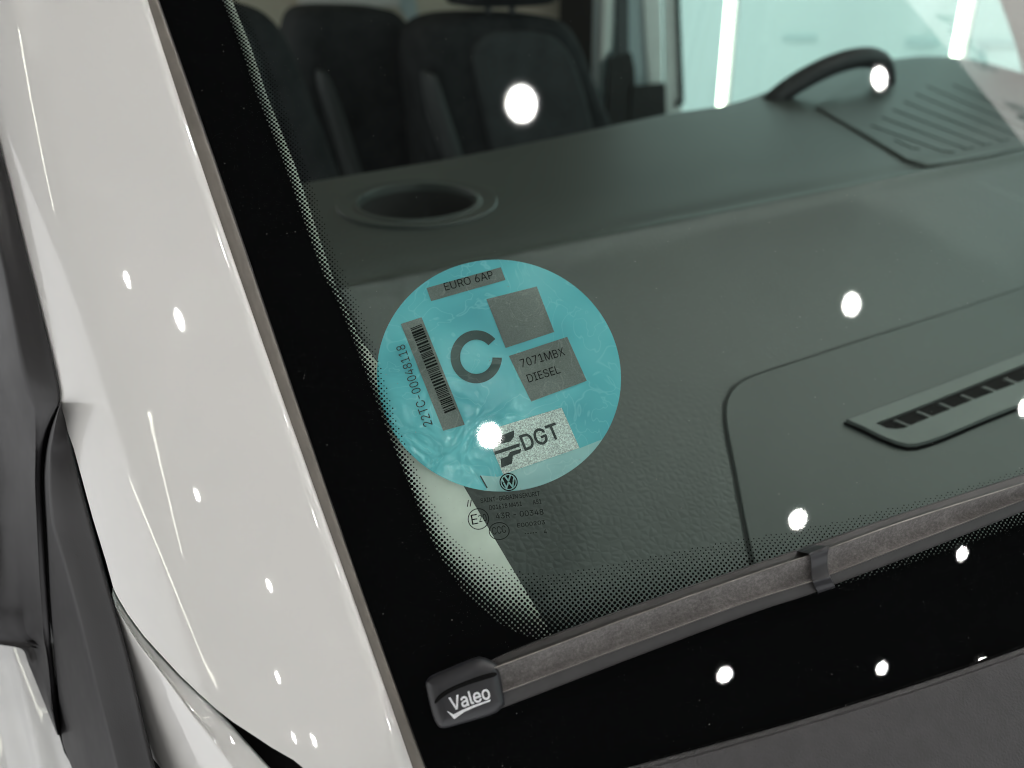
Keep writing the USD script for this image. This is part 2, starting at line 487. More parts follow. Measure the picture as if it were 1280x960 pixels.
def film(name, dark, mid, light, rough=0.28, bump=0.25, scale=55.0, spec=0.5, metal=0.0, fine=None, local=False):
    """A sticker's film, with adhesive swirls under the glass and their reflections painted as lighter lines."""
    n = {'g': ('geometry', {}), 'n0': ('noise_texture', {'scale': scale * 0.6, 'detail': 1.0}), 'n1': ('noise_texture', {'scale': scale, 'detail': 2.0, 'roughness': 0.45, 'distortion': 1.6}),
         'pp': ('math', {'math_type': 'pingpong', 'value2': 0.12}), 'ln': ('map_range', {'from_min': 0.0, 'from_max': 0.016, 'to_min': 1.0, 'to_max': 0.0, 'clamp': True}),
         'rp': ('rgb_ramp', {'ramp': [(0.30, dark), (0.52, mid), (0.75, [a * 0.6 + b * 0.4 for a, b in zip(mid, light)])]}),
         'lf': ('math', {'math_type': 'multiply', 'value2': 0.4}), 'mx': ('mix', {'color2': light}),  # lighter lines: swirl reflections put into the colour
         'b': ('bump', {'strength': bump, 'distance': 0.004}), 'p': ('principled_bsdf', {'roughness': rough, 'specular_ior_level': spec, 'metallic': metal})}
    l = [('g.position', 'n0.vector'), ('g.position', 'n1.vector'), ('n1.fac', 'pp.value1'), ('pp.value', 'ln.value'), ('n0.fac', 'rp.fac'), ('rp.color', 'mx.color1'),
         ('ln.result', 'lf.value1'), ('lf.value', 'mx.fac'), ('mx.color', 'p.base_color'), ('n1.fac', 'b.height'), ('b.normal', 'p.normal')]
    if local:      # the adhesive has bubbled most at the lower left
        q_ = G.px(552.0, 565.0, -0.004); c_ = G.world(q_[0], q_[1], -0.004)
        n['vd'] = ('vector_math', {'math_type': 'distance', 'vector2': c_}); n['md'] = ('map_range', {'from_min': 0.004, 'from_max': 0.042, 'to_min': bump, 'to_max': bump * 0.16, 'clamp': True})
        l += [('g.position', 'vd.vector1'), ('vd.value', 'md.value'), ('md.result', 'b.strength')]
    if fine:
        n['n3'] = ('noise_texture', {'scale': 1900.0, 'detail': 1.0}); n['r3'] = ('rgb_ramp', {'ramp': [(0.35, (1 - fine,) * 3), (0.65, (1 + fine,) * 3)]}); n['m3'] = ('mix', {'mix_type': 'multiply', 'fac': 1.0})
        l.remove(('mx.color', 'p.base_color'))
        l += [('g.position', 'n3.vector'), ('n3.fac', 'r3.fac'), ('mx.color', 'm3.color1'), ('r3.color', 'm3.color2'), ('m3.color', 'p.base_color')]
    look(name, n, l, 'p.BSDF')


film('film_teal', (0.105, 0.42, 0.50), (0.145, 0.54, 0.61), (0.32, 0.72, 0.77), rough=0.24, bump=0.55, local=True)
film('film_pale', (0.30, 0.52, 0.54), (0.36, 0.60, 0.61), (0.5, 0.7, 0.7), bump=0.1)
film('film_grey', (0.12, 0.135, 0.13), (0.16, 0.175, 0.165), (0.30, 0.32, 0.30), rough=0.35, fine=0.12)
film('film_silver', (0.50, 0.56, 0.54), (0.60, 0.66, 0.64), (0.8, 0.85, 0.82), rough=0.4, fine=0.38)  # silver film, with a lamp reflection and sparkle put into its colour
film('film_dark', (0.03, 0.055, 0.055), (0.045, 0.075, 0.075), (0.16, 0.2, 0.19), rough=0.3)

# ------------------------------------------------------------------ the hall round the van
LAMP_Z = 3.5
lamp_rows = []


def mirror_px(px, py):
    """The point of the ceiling that the windscreen mirrors at a pixel."""
    uv = G.px(float(px), float(py)); p = G.world(uv[0], uv[1]); n = unit([uv[0] / RU, uv[1] / RV, 1.0]) @ LG
    d = ray(float(px), float(py)); r = d - 2 * d.dot(n) * n
    return p, r


def lamp_mesh():
    ringp = trimesh.creation.revolve([[0.052, 0.0], [0.062, 0.002], [0.062, 0.012], [0.052, 0.03], [0.052, 0.0]], sections=40)
    disc = trimesh.creation.cylinder(0.0515, 0.004, sections=40); disc.apply_translation([0, 0, 0.006])
    return ringp, disc


seen = [((652, 130), 'the middle seat', 1.2), ((1100, 98), 'the steering wheel', 0.85), ((1065, 381), 'the dashboard above its vent', 1.0), ((998, 650), 'the dashboard just above the wiper clip', 1.0),
        ((612, 545), 'the round teal sticker', 1.05), ((1203, 693), 'the dots below the wiper', 0.72), ((906, 844), 'the black glass nearest the end cap', 0.86),
        ((1103, 836), 'the black glass beside the grey cowl', 0.72), ((1228, 830), 'the black glass right at the cowl edge', 0.72), ((1282, 510), 'the far end of the vent', 0.95)]
lamp_proto = None


def ceiling_lamp(x, y, label, s=1.0, group=None):
    global lamp_proto
    path = '/World/' + numbered('/World', 'ceiling_light')
    xf = UsdGeom.Xform.Define(stage, path)
    xf.AddTranslateOp().Set(Gf.Vec3d(float(x), float(y), LAMP_Z)); xf.AddScaleOp().Set(Gf.Vec3f(s, s, 1))
    tag(xf, label, 'ceiling light', group)
    if lamp_proto is None:
        a, b = lamp_mesh()
        part(path, 'trim_ring', a, 'lamp_ring'); part(path, 'diffuser', b, 'lamp_glow')
        lamp_proto = path
    else:
        xf.GetPrim().GetReferences().AddInternalReference(lamp_proto)
        xf.GetPrim().SetInstanceable(True)


placed = []
for (px, py), where, s in seen:
    p, r = mirror_px(px, py)
    q = p + r * ((LAMP_Z - p[2]) / r[2])
    placed.append(q[:2])
    ceiling_lamp(q[0], q[1], f'round ceiling light mirrored in the glass over {where}', s, 'round ceiling lights')
for (x, y), where in (((-1.72, 0.48), 'high up on the white pillar, a short streak'), ((-1.39, 0.15), 'in the middle of the white pillar, its widest streak'), ((-2.14, -0.41), 'on the white pillar left of the sticker'), ((-1.79, -1.01), 'low on the white pillar, beside the end cap'), ((-2.29, -1.47), 'above the dark wedge gap'), ((-2.52, -1.86), 'as the left of two streaks at the pillar foot'), ((-2.23, -1.92), 'as the right of two streaks at the pillar foot')):
    ceiling_lamp(x, y, f'round ceiling light mirrored {where}', 0.6 if 'widest' not in where else 0.85, 'round ceiling lights')
for x, y in ((0.7, 1.15), (1.7, 1.0), (2.7, 0.95), (-0.75, -3.35), (0.3, -3.75), (1.4, -4.3), (-0.3, -4.7), (0.8, -5.2), (2.3, -5.0), (-1.5, -4.4)):  # added lamps, unseen in the glass, that supply more light
    ceiling_lamp(x, y, 'added round ceiling light out of the mirrored view, there to supply light', 1.3, 'added round ceiling lights out of the mirrored view')


def pillar_mirror(px, py):
    """Where a ray that the painted pillar mirrors at a pixel starts, and which way it goes."""
    uv = B.px(np.array([float(px)]), np.array([float(py)]))[0]; e = 1e-4
    p = B.world(uv[0], uv[1]); n = unit(np.cross(B.world(uv[0] + e, uv[1]) - B.world(uv[0] - e, uv[1]), B.world(uv[0], uv[1] + e) - B.world(uv[0], uv[1] - e)))
    d = ray(float(px), float(py))
    return p, d - 2 * d.dot(n) * n


def tube_light(e0, e1, radius, lab, bar):
    t = thing('tube_light', lab, 'tube light')
    k = np.linspace(0, 1, 12)[:, None]
    part(t, 'tube', tube(e0 * (1 - k) + e1 * k, radius), 'tube_glow')
    k = np.linspace(-.01, 1.01, 4)[:, None]
    part(t, 'mounting_bar', tube(e0 * (1 - k) + e1 * k + bar, 0.012), 'lamp_ring')


def reach(px, py, x=-3.5, top=LAMP_Z - 0.06):
    p, r = pillar_mirror(px, py)
    t = (x - p[0]) / r[0]
    if p[2] + r[2] * t > top:
        t = (top - p[2]) / r[2]
    return p + r * t


for a, b, lab in (((162, 600), (270, 855), 'light tube at the hall side, mirrored as the long line low on the white pillar'), ((187, 521), (227, 690), 'light tube under the ceiling, mirrored as the thin line low on the white pillar'), ((24, 40), (67, 262), 'light tube mirrored as the long line at the top left of the white pillar')):
    tube_light(reach(*a), reach(*b), 0.028, lab, np.array([-0.03, 0, 0.03]))

ceil = usdkit.mesh(stage, '/World/ceiling', bx((-8, -9, LAMP_Z + 0.03), (6, 9, LAMP_Z + 0.1)), M['ceiling_black'])
tag(ceil, 'black ceiling of the hall, mirrored dark in the windscreen', 'ceiling', kind='structure')

WX = 3.2
wall = thing('showroom_wall', 'pale mint wall seen through the far door window behind the steering wheel', 'wall')
part(wall, 'wall_panel', bx((WX, -3.5, 0), (WX + 0.1, 9, LAMP_Z + 0.02)), 'wall_mint')
SW = side(WX)
for x, y in (((960., 66.), (1012., 62.)), ((1128., 54.), (1172., 57.)), ((1228., 62.), (1272., 56.))):
    pass
for a, b, c, d_ in ((980, 44, 1020, 49), (1134, 48, 1172, 57), (1224, 49, 1276, 56)):
    q = P(SW, [(a, b), (c, b), (c, d_), (a, d_)])
    part(wall, 'letter_stroke', solid(SW, q, 0.0, 0.012, 0.002, 1), 'wall_letter')
q = P(SW, [(1222, 49), (1231, 49), (1231, 78), (1222, 78)])
part(wall, 'letter_stroke', solid(SW, q, 0.0, 0.0118, 0.002, 1), 'wall_letter')
for (a, b), lab in ((((915.5, -40), (889, 260)), 'thin upright light tube on the mint wall, left of the steering wheel'), (((1214, -35), (1165, 220)), 'thin upright light tube on the mint wall, right of the steering wheel')):
    Q = side(WX - 0.75)
    q = P(Q, [a, b]); e = Q.world(q[:, 0], q[:, 1])
    tube_light(e[0], e[1], 0.0125, lab, np.array([0.035, 0, 0]))

# the backlit sign that the windscreen mirrors at the upper right
p1, r1 = mirror_px(1128, -4); p2, r2 = mirror_px(1282, 184)
SZ = 2.9
s1 = p1 + r1 * ((SZ - p1[2]) / r1[2]); s2 = p2 + r2 * ((SZ - p2[2]) / r2[2])
ed = s2 - s1; sl = np.linalg.norm(ed)
SP = Plane(s1, ed, (0, 0, 1))
if SP.n @ (EYE - s1) < 0:
    SP = Plane(s2, -ed, (0, 0, 1))
sign = thing('hanging_sign', 'white backlit hanging sign with dark lettering, mirrored across the upper right of the windscreen', 'sign')
Lx0, Lx1 = -0.9 * sl, 1.9 * sl
part(sign, 'panel', solid(SP, [(Lx0, -0.9), (Lx1, -0.9), (Lx1, 0), (Lx0, 0)], -0.05, 0.0, 0.004, 1), 'sign_glow')
for fx, fy, h, tx in ((0.08, -0.16, 0.075, 'MAR'), (0.62, -0.16, 0.075, 'MAR')):
    m = meshkit.text_mesh(tx, h, 0.003); v = m.vertices
    part(sign, 'lettering', trimesh.Trimesh(SP.world(v[:, 0] + fx * sl, v[:, 1] + fy, v[:, 2] + 0.001), m.faces, process=False), 'sign_ink', smooth=False)
for fx in (0.05, 0.95):
    c = SP.world(Lx0 + (Lx1 - Lx0) * fx, -0.01, -0.02)
    part(sign, 'cable', tube([c, [c[0], c[1], LAMP_Z + 0.03]], 0.003, 6), 'lamp_ring')

# ------------------------------------------------------------------ the van
van = thing('van', 'white van with a black bordered windscreen and a wiper, filling the picture', 'van')

# painted pillar
pl = [(-70, -90), (175, -90)] + [tuple(x) for x in _tr] + [(560, 1080), (420, 1040), (385, 965), (367, 950), (339, 934), (315, 918), (292, 903), (270, 886), (225, 844), (180, 795), (160, 768), (148, 748), (142, 736), (132, 700), (116, 648), (92, 560), (60, 470), (30, 360), (-20, 200), (-60, 60)]
pq = P(B, pl, 0.0)
pillar = part(van, 'pillar_panel', sheet(B, Polygon(pq).buffer(0), 0.0, 0.0035), 'white_paint', smooth=True)

# rubber seal along the glass
_ti = np.array([(172, -70), (197, 0), (240, 105), (276, 210), (302, 300), (321, 360), (337, 405), (375, 517), (407, 600), (442, 705), (480, 810), (500, 870), (533, 960), (570, 1060)], float)
_to = np.array([(160, -70), (184, 0), (220.5, 105), (255, 210), (283.5, 300), (302, 360), (319.5, 405), (360, 517), (388, 600), (431, 705), (466, 810), (486, 870), (516, 960), (551, 1060)], float)
for _e in (_ti, _to):
    _e[:, 0] = np.polyval(np.polyfit(_e[:, 1] / 1000, _e[:, 0], 3), _e[:, 1] / 1000)
rows = []
for a, b in zip(_to, _ti):
    d = b - a
    rows.append([(*(a - 0.20 * d), 0.0012), (*(a + 0.02 * d), 0.0022), (*(a + 0.35 * d), 0.0030), (*(a + 0.78 * d), 0.0028), (*(a + 0.90 * d), 0.0020)])
seal = part(van, 'rubber_seal', loft(G, rows, 90, 2), 'rubber_seal', smooth=60)
rows = [[(*(a + 0.90 * (b - a)), 0.0020), (*(a + 0.97 * (b - a)), 0.0016), (*(a + 1.0 * (b - a)), 0.0004)] for a, b in zip(_to, _ti)]
part(seal, 'seal_lip', loft(G, rows, 90, 1), 'seal_edge')

# windscreen
n = 70
uu, vv = np.meshgrid(np.concatenate([np.linspace(-0.19, 0.36, n), np.linspace(0.38, 1.35, 30)]), np.concatenate([np.linspace(-0.11, 0.36, n), np.linspace(0.38, 0.80, 16)]), indexing='ij')
lim = np.polyval(_edge, np.clip(vv, -0.15, 0.36)) + np.where(vv > 0.36, (vv - 0.36) * (-0.05), 0)
uu = np.maximum(uu, lim + 0.001)
keep = grid(G.world(uu, vv, 0.0))
wind = part(van, 'windscreen', keep, 'windscreen_glass', smooth=True)

solid_edge = [(250, -70), (276, 0), (300, 60), (319, 120), (356, 210), (386, 300), (405, 352), (416, 367), (442, 431), (460, 480), (482, 540), (508, 602), (534, 671), (564, 724), (597, 763), (630, 786), (666, 801), (710, 806), (760, 802), (900, 777), (1025, 743), (1175, 694), (1280, 657), (1500, 575)]
clear_edge = [(270, -70), (297, 0), (326, 60), (349, 120), (382, 210), (409, 300), (432, 352), (448, 386), (469, 442), (488, 510), (499, 546), (515, 576), (528, 609), (544, 638), (557, 664), (577, 684), (600, 701), (630, 712), (656, 719), (695, 720), (728, 715), (820, 697), (916, 678), (1025, 668), (1175, 622), (1280, 588), (1500, 512)]
clear_edge[23:24] = [(1025, 660)]
WF = -0.0012
se = chaikin(solid_edge, 2, False); ce = chaikin(clear_edge, 2, False)
seuv, ceuv = P(G, se, WF), P(G, ce, WF)
outer = P(G, [(150, -80), (176, -60), (190, 0), (315, 360), (420, 660), (475, 810), (525, 962), (565, 1070), (900, 1070), (1500, 860)], WF)
frit = Polygon(np.vstack([outer, seuv[::-1]])).buffer(0.0006)
border = part(wind, 'frit_border', sheet(G, frit, WF, 0.012), 'frit_black', smooth=False)
# the dots that fade the border out
A = 0.00152
Ls, Lc = LineString(seuv), LineString(ceuv)
band = Polygon(np.vstack([seuv, ceuv[::-1]])).buffer(0.0008)
solid_poly = frit
from shapely.prepared import prep
pb, ps = prep(band), prep(solid_poly)
u0, v0, u1, v1 = band.bounds
dv, df, nv = [], [], 0
c45 = math.sqrt(0.5)
th = np.linspace(0, 2 * np.pi, 13)[:-1]
Rr = int(max(u1 - u0, v1 - v0) / A) + 10
ctr = np.array([(u0 + u1) / 2, (v0 + v1) / 2])
ii, jj = np.meshgrid(np.arange(-Rr, Rr), np.arange(-Rr, Rr))
ptx = ctr[0] + A * c45 * (ii - jj).ravel(); pty = ctr[1] + A * c45 * (ii + jj).ravel()
ok = (ptx > u0) & (ptx < min(u1, 0.46)) & (pty > v0) & (pty < v1)
import shapely
pts = shapely.points(ptx[ok], pty[ok])
pts = pts[shapely.contains(band, pts)]
dS = shapely.distance(pts, Ls); dC = shapely.distance(pts, Lc)
ins = shapely.contains(solid_poly, pts)
for p_, a_, b_, i_ in zip(pts, dS, dC, ins):
    if i_ and a_ > 0.0006:
        continue
    t_ = a_ / (a_ + b_ + 1e-9)
    r_ = A * (0.635 - 0.475 * t_)
    x, y = r_ * np.cos(th), r_ * np.sin(th)
    # clip by the dot's own cell of the lattice, so that neighbours meet without overlapping
    e1, e2 = (x + y) * c45, (y - x) * c45
    h = A * 0.5
    e1, e2 = np.clip(e1, -h, h), np.clip(e2, -h, h)
    x, y = (e1 - e2) * c45, (e1 + e2) * c45
    dv.append(np.column_stack([np.r_[p_.x, p_.x + x], np.r_[p_.y, p_.y + y]]))
    df.append([(nv, nv + 1 + k, nv + 1 + (k + 1) % 12) for k in range(12)]); nv += 13
dv = np.vstack(dv); df = np.vstack(df)
part(wind, 'frit_dots', trimesh.Trimesh(G.world(dv[:, 0], dv[:, 1], WF - 0.00004), df, process=False), 'frit_black', smooth=False, kind='stuff')

# print on the glass
WP = -0.0010
c0 = (635.8, 602.5)
q0 = P(G, [c0, (c0[0] + 11.4, c0[1])], WP); RR = np.linalg.norm(q0[1] - q0[0])
logo = Point(0, 0).buffer(1, 32).difference(Point(0, 0).buffer(0.87, 32)).union(Point(0, 0).buffer(0.77, 32))
vw = LineString([(-0.36, 0.80), (0, 0.10), (0.36, 0.80)]).buffer(0.085, join_style=2).union(LineString([(-0.72, 0.60), (-0.34, -0.62), (0, 0.0), (0.34, -0.62), (0.72, 0.60)]).buffer(0.085, join_style=2))
logo = logo.difference(vw.intersection(Point(0, 0).buffer(0.78, 32)).difference(sbox(-1, 0.0, 1, 0.05)))
from shapely import affinity
dd = P(G, [(600, 656), (680, 643)], WP); ang = math.degrees(math.atan2(dd[1][1] - dd[0][1], dd[1][0] - dd[0][0]))
logo = affinity.translate(affinity.rotate(affinity.scale(logo, RR, RR, origin=(0, 0)), ang, origin=(0, 0)), *q0[0])
part(wind, 'maker_emblem', sheet(G, logo, WP, None), 'ink', smooth=False)
for tx, a, b, h in (('SAINT-GOBAIN SEKURIT', (601, 628.6), (675, 619.5), 5.4), ('D01618 M451', (612, 637.4), (652.5, 632.2), 5.4), ('AS1', (666.5, 630.6), (677, 629.2), 5.4), ('43R - 00348', (620, 648.6), (679.5, 643), 6.8),
                    ('E000203', (647, 659.4), (681.5, 655), 5.0), ('.....', (656, 667.6), (671, 666.0), 5.0), ('4', (680.3, 667), (683.6, 666.6), 5.0), ('E', (590.3, 656), (598.0, 654.6), 12.5), ('20', (599.2, 652.8), (608.8, 651), 9.0), ('CCC', (616, 668.5), (633, 665.5), 9.0)):
    part(wind, 'glass_marking', lettering(G, tx, a, b, WP, h), 'ink', smooth=False)
part(wind, 'marking_ring', sheet(G, ring_shape(G, (598, 648.7), 13.3, WP, 1.1), WP, None), 'ink', smooth=False)
g = ring_shape(G, (624, 663.8), 13.0, WP, 1.1); g = affinity.scale(g, 1.0, 0.84)
part(wind, 'marking_ring', sheet(G, g, WP, None), 'ink', smooth=False)
for a in ((583.6, 633.5), (587.2, 633.1)):
    q = P(G, [a, (a[0] + 1.1, a[1]), (a[0] + 2.5, a[1] - 8.5), (a[0] + 1.4, a[1] - 8.5)], WP)
    part(wind, 'marking_stroke', sheet(G, Polygon(ccw(q)), WP, None), 'ink', smooth=False)

# painted flange under the corner of the glass
WI = -0.007
q = P(G, [(200, -60), (272, -60), (290, 0), (314, 60), (334, 120), (370, 210), (400, 300), (421, 360), (448, 420), (480, 465), (524, 528), (575, 600), (634, 700), (694, 800), (730, 862), (560, 900), (470, 760), (380, 520), (290, 300)], WI)
part(van, 'inner_flange', sheet(G, Polygon(ccw(q)).buffer(0), WI, 0.01), 'inner_paint', smooth=True)

# dashboard
rear_px = [(330, 238), (380, 229), (450, 217), (560, 199), (700, 171), (830, 143), (900, 133), (935, 124), (965, 113), (1000, 104), (1060, 86), (1100, 76), (1150, 70), (1195, 71), (1240, 80), (1280, 92), (1420, 138)]
dash_px = rear_px + [(1500, 300), (1500, 640), (1180, 790), (735, 870), (694, 800), (634, 700), (575, 600), (513, 512), (452, 425), (364, 300)]
dq = P(D, dash_px)
cup = P(D, [(522, 254), (449, 254), (595, 254), (419, 256), (620, 256)])
cc = (cup[1] + cup[2]) / 2; cr = np.linalg.norm(cup[1] - cup[2]) / 2; co = np.linalg.norm(cup[3] - cup[4]) / 2
dashpoly = Polygon(dq).buffer(0).difference(Point(cc).buffer(co * 0.995, 32))
dash = part(van, 'dashboard', sheet(D, dashpoly, 0.0, 0.0065), 'dash_plastic', smooth=True)
# its rear face
rq = P(D, rear_px)
tp = D.world(rq[:, 0], rq[:, 1], 0.0)
back = np.array([0.0, 1.0, 0.0])
prof = np.stack([tp, tp + back * 0.006 + np.array([0, 0, -0.002]), tp + back * 0.010 + np.array([0, 0, -0.008]), tp + back * 0.012 + np.array([0, 0, -0.35])], 1)
part(dash, 'rear_face', grid(prof), 'dash_panel', smooth=True)
# cup holder
zc = float(D.z(cc[0], cc[1]))
prof = [[co, -0.003], [co, 0.001], [co * 0.985, 0.0022], [co * 0.95, 0.0024], [cr * 1.12, 0.0008], [cr * 1.06, 0.0026], [cr * 1.02, 0.0030], [cr, 0.001], [cr * 0.99, -0.004]]
m = trimesh.creation.revolve(prof, sections=72); m.apply_translation([cc[0], cc[1], zc])
part(dash, 'cup_holder', m, 'dash_panel')
m = trimesh.creation.revolve([[cr * 0.99, -0.0035], [cr * 0.97, -0.02], [cr * 0.93, -0.075], [0.0, -0.075]], sections=72); m.apply_translation([cc[0], cc[1], zc])
part(dash, 'cup_holder_well', m, 'dark_lining')  # shade of the recess put into the colour by a darker material
m = trimesh.creation.cylinder(cr * 0.92, 0.004, sections=48); m.apply_translation([cc[0], cc[1], zc - 0.071])
part(dash, 'cup_holder_mat', m, 'vent_hole')
# centre panel and the shut line round it
pan = [(948, 735), (938, 700), (926, 640), (914, 575), (905, 530), (905, 505), (914, 486), (932, 474), (960, 464), (1080, 425), (1200, 387), (1290, 357), (1480, 292), (1500, 420), (1500, 640), (1200, 760)]
pq = P(D, pan, 0.0)
line = LineString(pq[:13])
part(dash, 'shut_line_shade', sheet(D, line.buffer(0.0008, cap_style=2), 0.0006, 0.01), 'shut_gap_shade', smooth=False)  # dark strip that paints the shade of the gap onto the dash
q = ccw(np.array(Polygon(chaikin(ccw(pq), 1)).buffer(-0.0003).exterior.coords)[:-1])
part(dash, 'centre_panel', solid(D, q, -0.002, 0.0018, 0.0014, 3, 0.02), 'dash_panel', smooth=40)
# ridge line shadow gap on the upper dashboard is the fold itself
# vent
fr_px = [(1058, 526.5), (1150, 492), (1280, 442.5), (1480, 366), (1480, 424), (1380, 468), (1280, 505), (1227, 526), (1180, 546), (1160, 553), (1145, 557), (1134, 557.5), (1120, 554), (1100, 546), (1078, 535)]
sl_px = [(1094, 531), (1150, 509.5), (1280, 457), (1480, 377), (1480, 398), (1280, 477), (1200, 508), (1150, 528.5), (1130, 537), (1120, 538.5), (1108, 537.5)]
fq, sq = P(D, fr_px, 0.004), P(D, sl_px, 0.004)
part(dash, 'vent_gap_shade', sheet(D, Polygon(fq).buffer(0.0014), 0.0021, 0.02), 'gap_dark', smooth=False)  # near-black sheet, the shade of the gap painted round the frame
fm = sheet(D, Polygon(fq).buffer(-0.0002).difference(Polygon(sq)), 0.0052, 0.02)
vent = part(dash, 'vent_frame', fm, 'vent_plastic', smooth=False)
wl = ccw(sq)
lo_, hi_ = D.world(wl[:, 0], wl[:, 1], 0.0033), D.world(wl[:, 0], wl[:, 1], 0.0052)
wm = grid(np.stack([np.vstack([hi_, hi_[:1]]), np.vstack([lo_, lo_[:1]])], 1))
part(dash, 'vent_rim', wm, 'vent_slat', smooth=False)
fl = ccw(fq)
lo_, hi_ = D.world(fl[:, 0], fl[:, 1], 0.0033), D.world(fl[:, 0], fl[:, 1], 0.0052)
part(dash, 'vent_side', grid(np.stack([np.vstack([hi_, hi_[:1]]), np.vstack([lo_, lo_[:1]])], 1)), 'vent_plastic', smooth=False)
part(dash, 'vent_slot', sheet(D, Polygon(sq), 0.0034, 0.02), 'vent_hole', smooth=False)
for k in range(9):
    f = k
    a = np.array([1118 + 28.2 * f - 0.15 * f * f, 524.5 - 10.5 * f + 0.03 * f * f]); b = a + np.array([23.5 + 0.1 * f, 9.2])
    q = P(D, [a + (-1.8, 0.7), a + (1.8, -0.7), b + (1.8, -0.7), b + (-1.8, 0.7)], 0.0045)
    part(dash, 'vent_slat', solid(D, q, 0.0034, 0.0046, 0.0003, 1), 'vent_slat', smooth=False)
# instrument cover with ribs
cov = [(1020, 134), (1070, 163), (1130, 199), (1160, 206), (1190, 206), (1240, 198), (1300, 184), (1420, 158), (1420, 150), (1282, 98), (1240, 85), (1195, 76), (1150, 76), (1105, 84), (1060, 103)]
cq = P(D, cov, 0.002)
cover = part(dash, 'instrument_cover', solid(D, cq, -0.001, 0.0030, 0.0024, 4, 0.02), 'dash_panel', smooth=40)
ribreg = Polygon(P(D, [(1085, 160), (1160, 106), (1215, 106), (1300, 140), (1300, 166), (1190, 190), (1140, 186)], 0.0030))
for k in range(12):
    x0, y0 = 1085 + 14.5 * k, 178 - 10 * k
    q = P(D, [(x0 - 40, y0 - 23), (x0 + 200, y0 + 115), (x0 + 206, y0 + 110), (x0 - 34, y0 - 28)], 0.0045)
    g = Polygon(q).intersection(ribreg)
    for gg in polys(g):
        if gg.area > 9e-5:
            part(dash, 'rib', solid(D, np.array(gg.exterior.coords)[:-1], 0.0025, 0.0039, 0.0006, 1), 'dash_panel', smooth=False)

# seats
S1, S2, S3 = facing(1.12), facing(1.45), facing(1.30)


def seat(S, out, depth, mat, insert=None, label=None):
    q = P(S, out)
    p = part(van, 'seat', solid(S, chaikin(ccw(q), 2), -depth, 0.0, 0.035, 4, 0.05), mat, smooth=60, label=label)
    if insert:
        qi = P(S, insert, 0.004)
        part(p, 'insert', solid(S, chaikin(ccw(qi), 2), -0.01, 0.012, 0.010, 3, 0.05), 'seat_fabric_light', smooth=60)
    return p


s_a = seat(S1, [(240, 10), (285, 5), (320, 8), (348, 25), (368, 55), (385, 95), (400, 140), (420, 190), (445, 260), (450, 330), (260, 340)], 0.10, 'seat_fabric', [(262, 30), (300, 22), (322, 60), (340, 120), (358, 190), (372, 260), (285, 270)], 'dark seat nearest the black border')
s_b = seat(S2, [(350, 300), (362, 100), (372, 30), (384, 14), (405, 10), (490, 11), (512, 22), (528, 52), (540, 105), (560, 300)], 0.12, 'seat_fabric')
part(s_b, 'side_bolster', solid(S2, chaikin(ccw(P(S2, [(396, 92), (408, 88), (420, 110), (434, 150), (450, 200), (462, 240), (440, 245), (420, 170)], 0.03)), 2), -0.02, 0.03, 0.012, 3), 'seat_plastic', smooth=60)
s_c = seat(S3, [(545, 300), (538, 150), (529, 75), (533, 45), (550, 27), (590, 19), (690, 20), (716, 28), (734, 55), (752, 105), (776, 160), (800, 300)], 0.12, 'seat_fabric', [(585, 40), (680, 38), (712, 60), (735, 130), (748, 200), (620, 220), (596, 120)], 'dark middle seat behind the mirrored lamp')
part(s_c, 'side_bolster', solid(S3, chaikin(ccw(P(S3, [(537, 95), (548, 92), (560, 130), (575, 175), (592, 230), (572, 232), (552, 170)], 0.03)), 2), -0.02, 0.03, 0.012, 3), 'seat_plastic', smooth=60)
q = P(S3, [(584, 9), (588, -30), (600, -60), (690, -60), (708, -30), (706, 2), (690, 9), (610, 12)], 0.0)
part(s_c, 'headrest', solid(S3, chaikin(ccw(q), 2), -0.10, 0.01, 0.035, 4), 'seat_fabric', smooth=60)
for x in (610, 640):
    q = P(S3, [(x, 30), (x, -5)], -0.04); e = S3.world(q[:, 0], q[:, 1], -0.04)
    part(s_c, 'headrest_post', tube(e, 0.006, 10), 'seat_plastic')

# steering wheel
SWP = facing(0.78)
arc = [(948, 128), (968, 106), (1000, 84), (1030, 71), (1055, 67), (1074, 71), (1087, 86), (1094, 120), (1096, 180), (1080, 250), (1040, 300), (985, 320), (935, 290), (918, 215), (926, 160)]
q = P(SWP, chaikin(arc, 2)); e = SWP.world(q[:, 0], q[:, 1])
e[:, 1] += (e[:, 2] - e[:, 2].mean()) * -0.35
whl = part(van, 'steering_wheel', tube(e, 0.0128, 14, True), 'wheel_leather', smooth=60)
hub = e.mean(0)
m = trimesh.creation.cylinder(0.05, 0.03, sections=32); m.apply_transform(trimesh.transformations.rotation_matrix(np.pi / 2, [1, 0, 0])); m.apply_translation(hub)
part(whl, 'hub', m, 'wheel_leather')
low = e[:, 2] < hub[2]
for k in (int(np.argmin(np.where(low, e[:, 0], 9))), int(np.argmax(np.where(low, e[:, 0], -9))), int(np.argmin(e[:, 2]))):
    part(whl, 'spoke', tube(np.array([hub, e[k]]), 0.011, 8), 'wheel_leather')

# inside of the left door side
LX = 1.36
DW = side(LX)


def strip(name, pts, mat, w1=0.02, label=None, b=0.003, parent=van, S=facing(1.72), deep=0.008):
    q = P(S, pts, w1)
    return part(parent, name, solid(S, ccw(q), w1 - deep, w1, b, 2), mat, label=label)


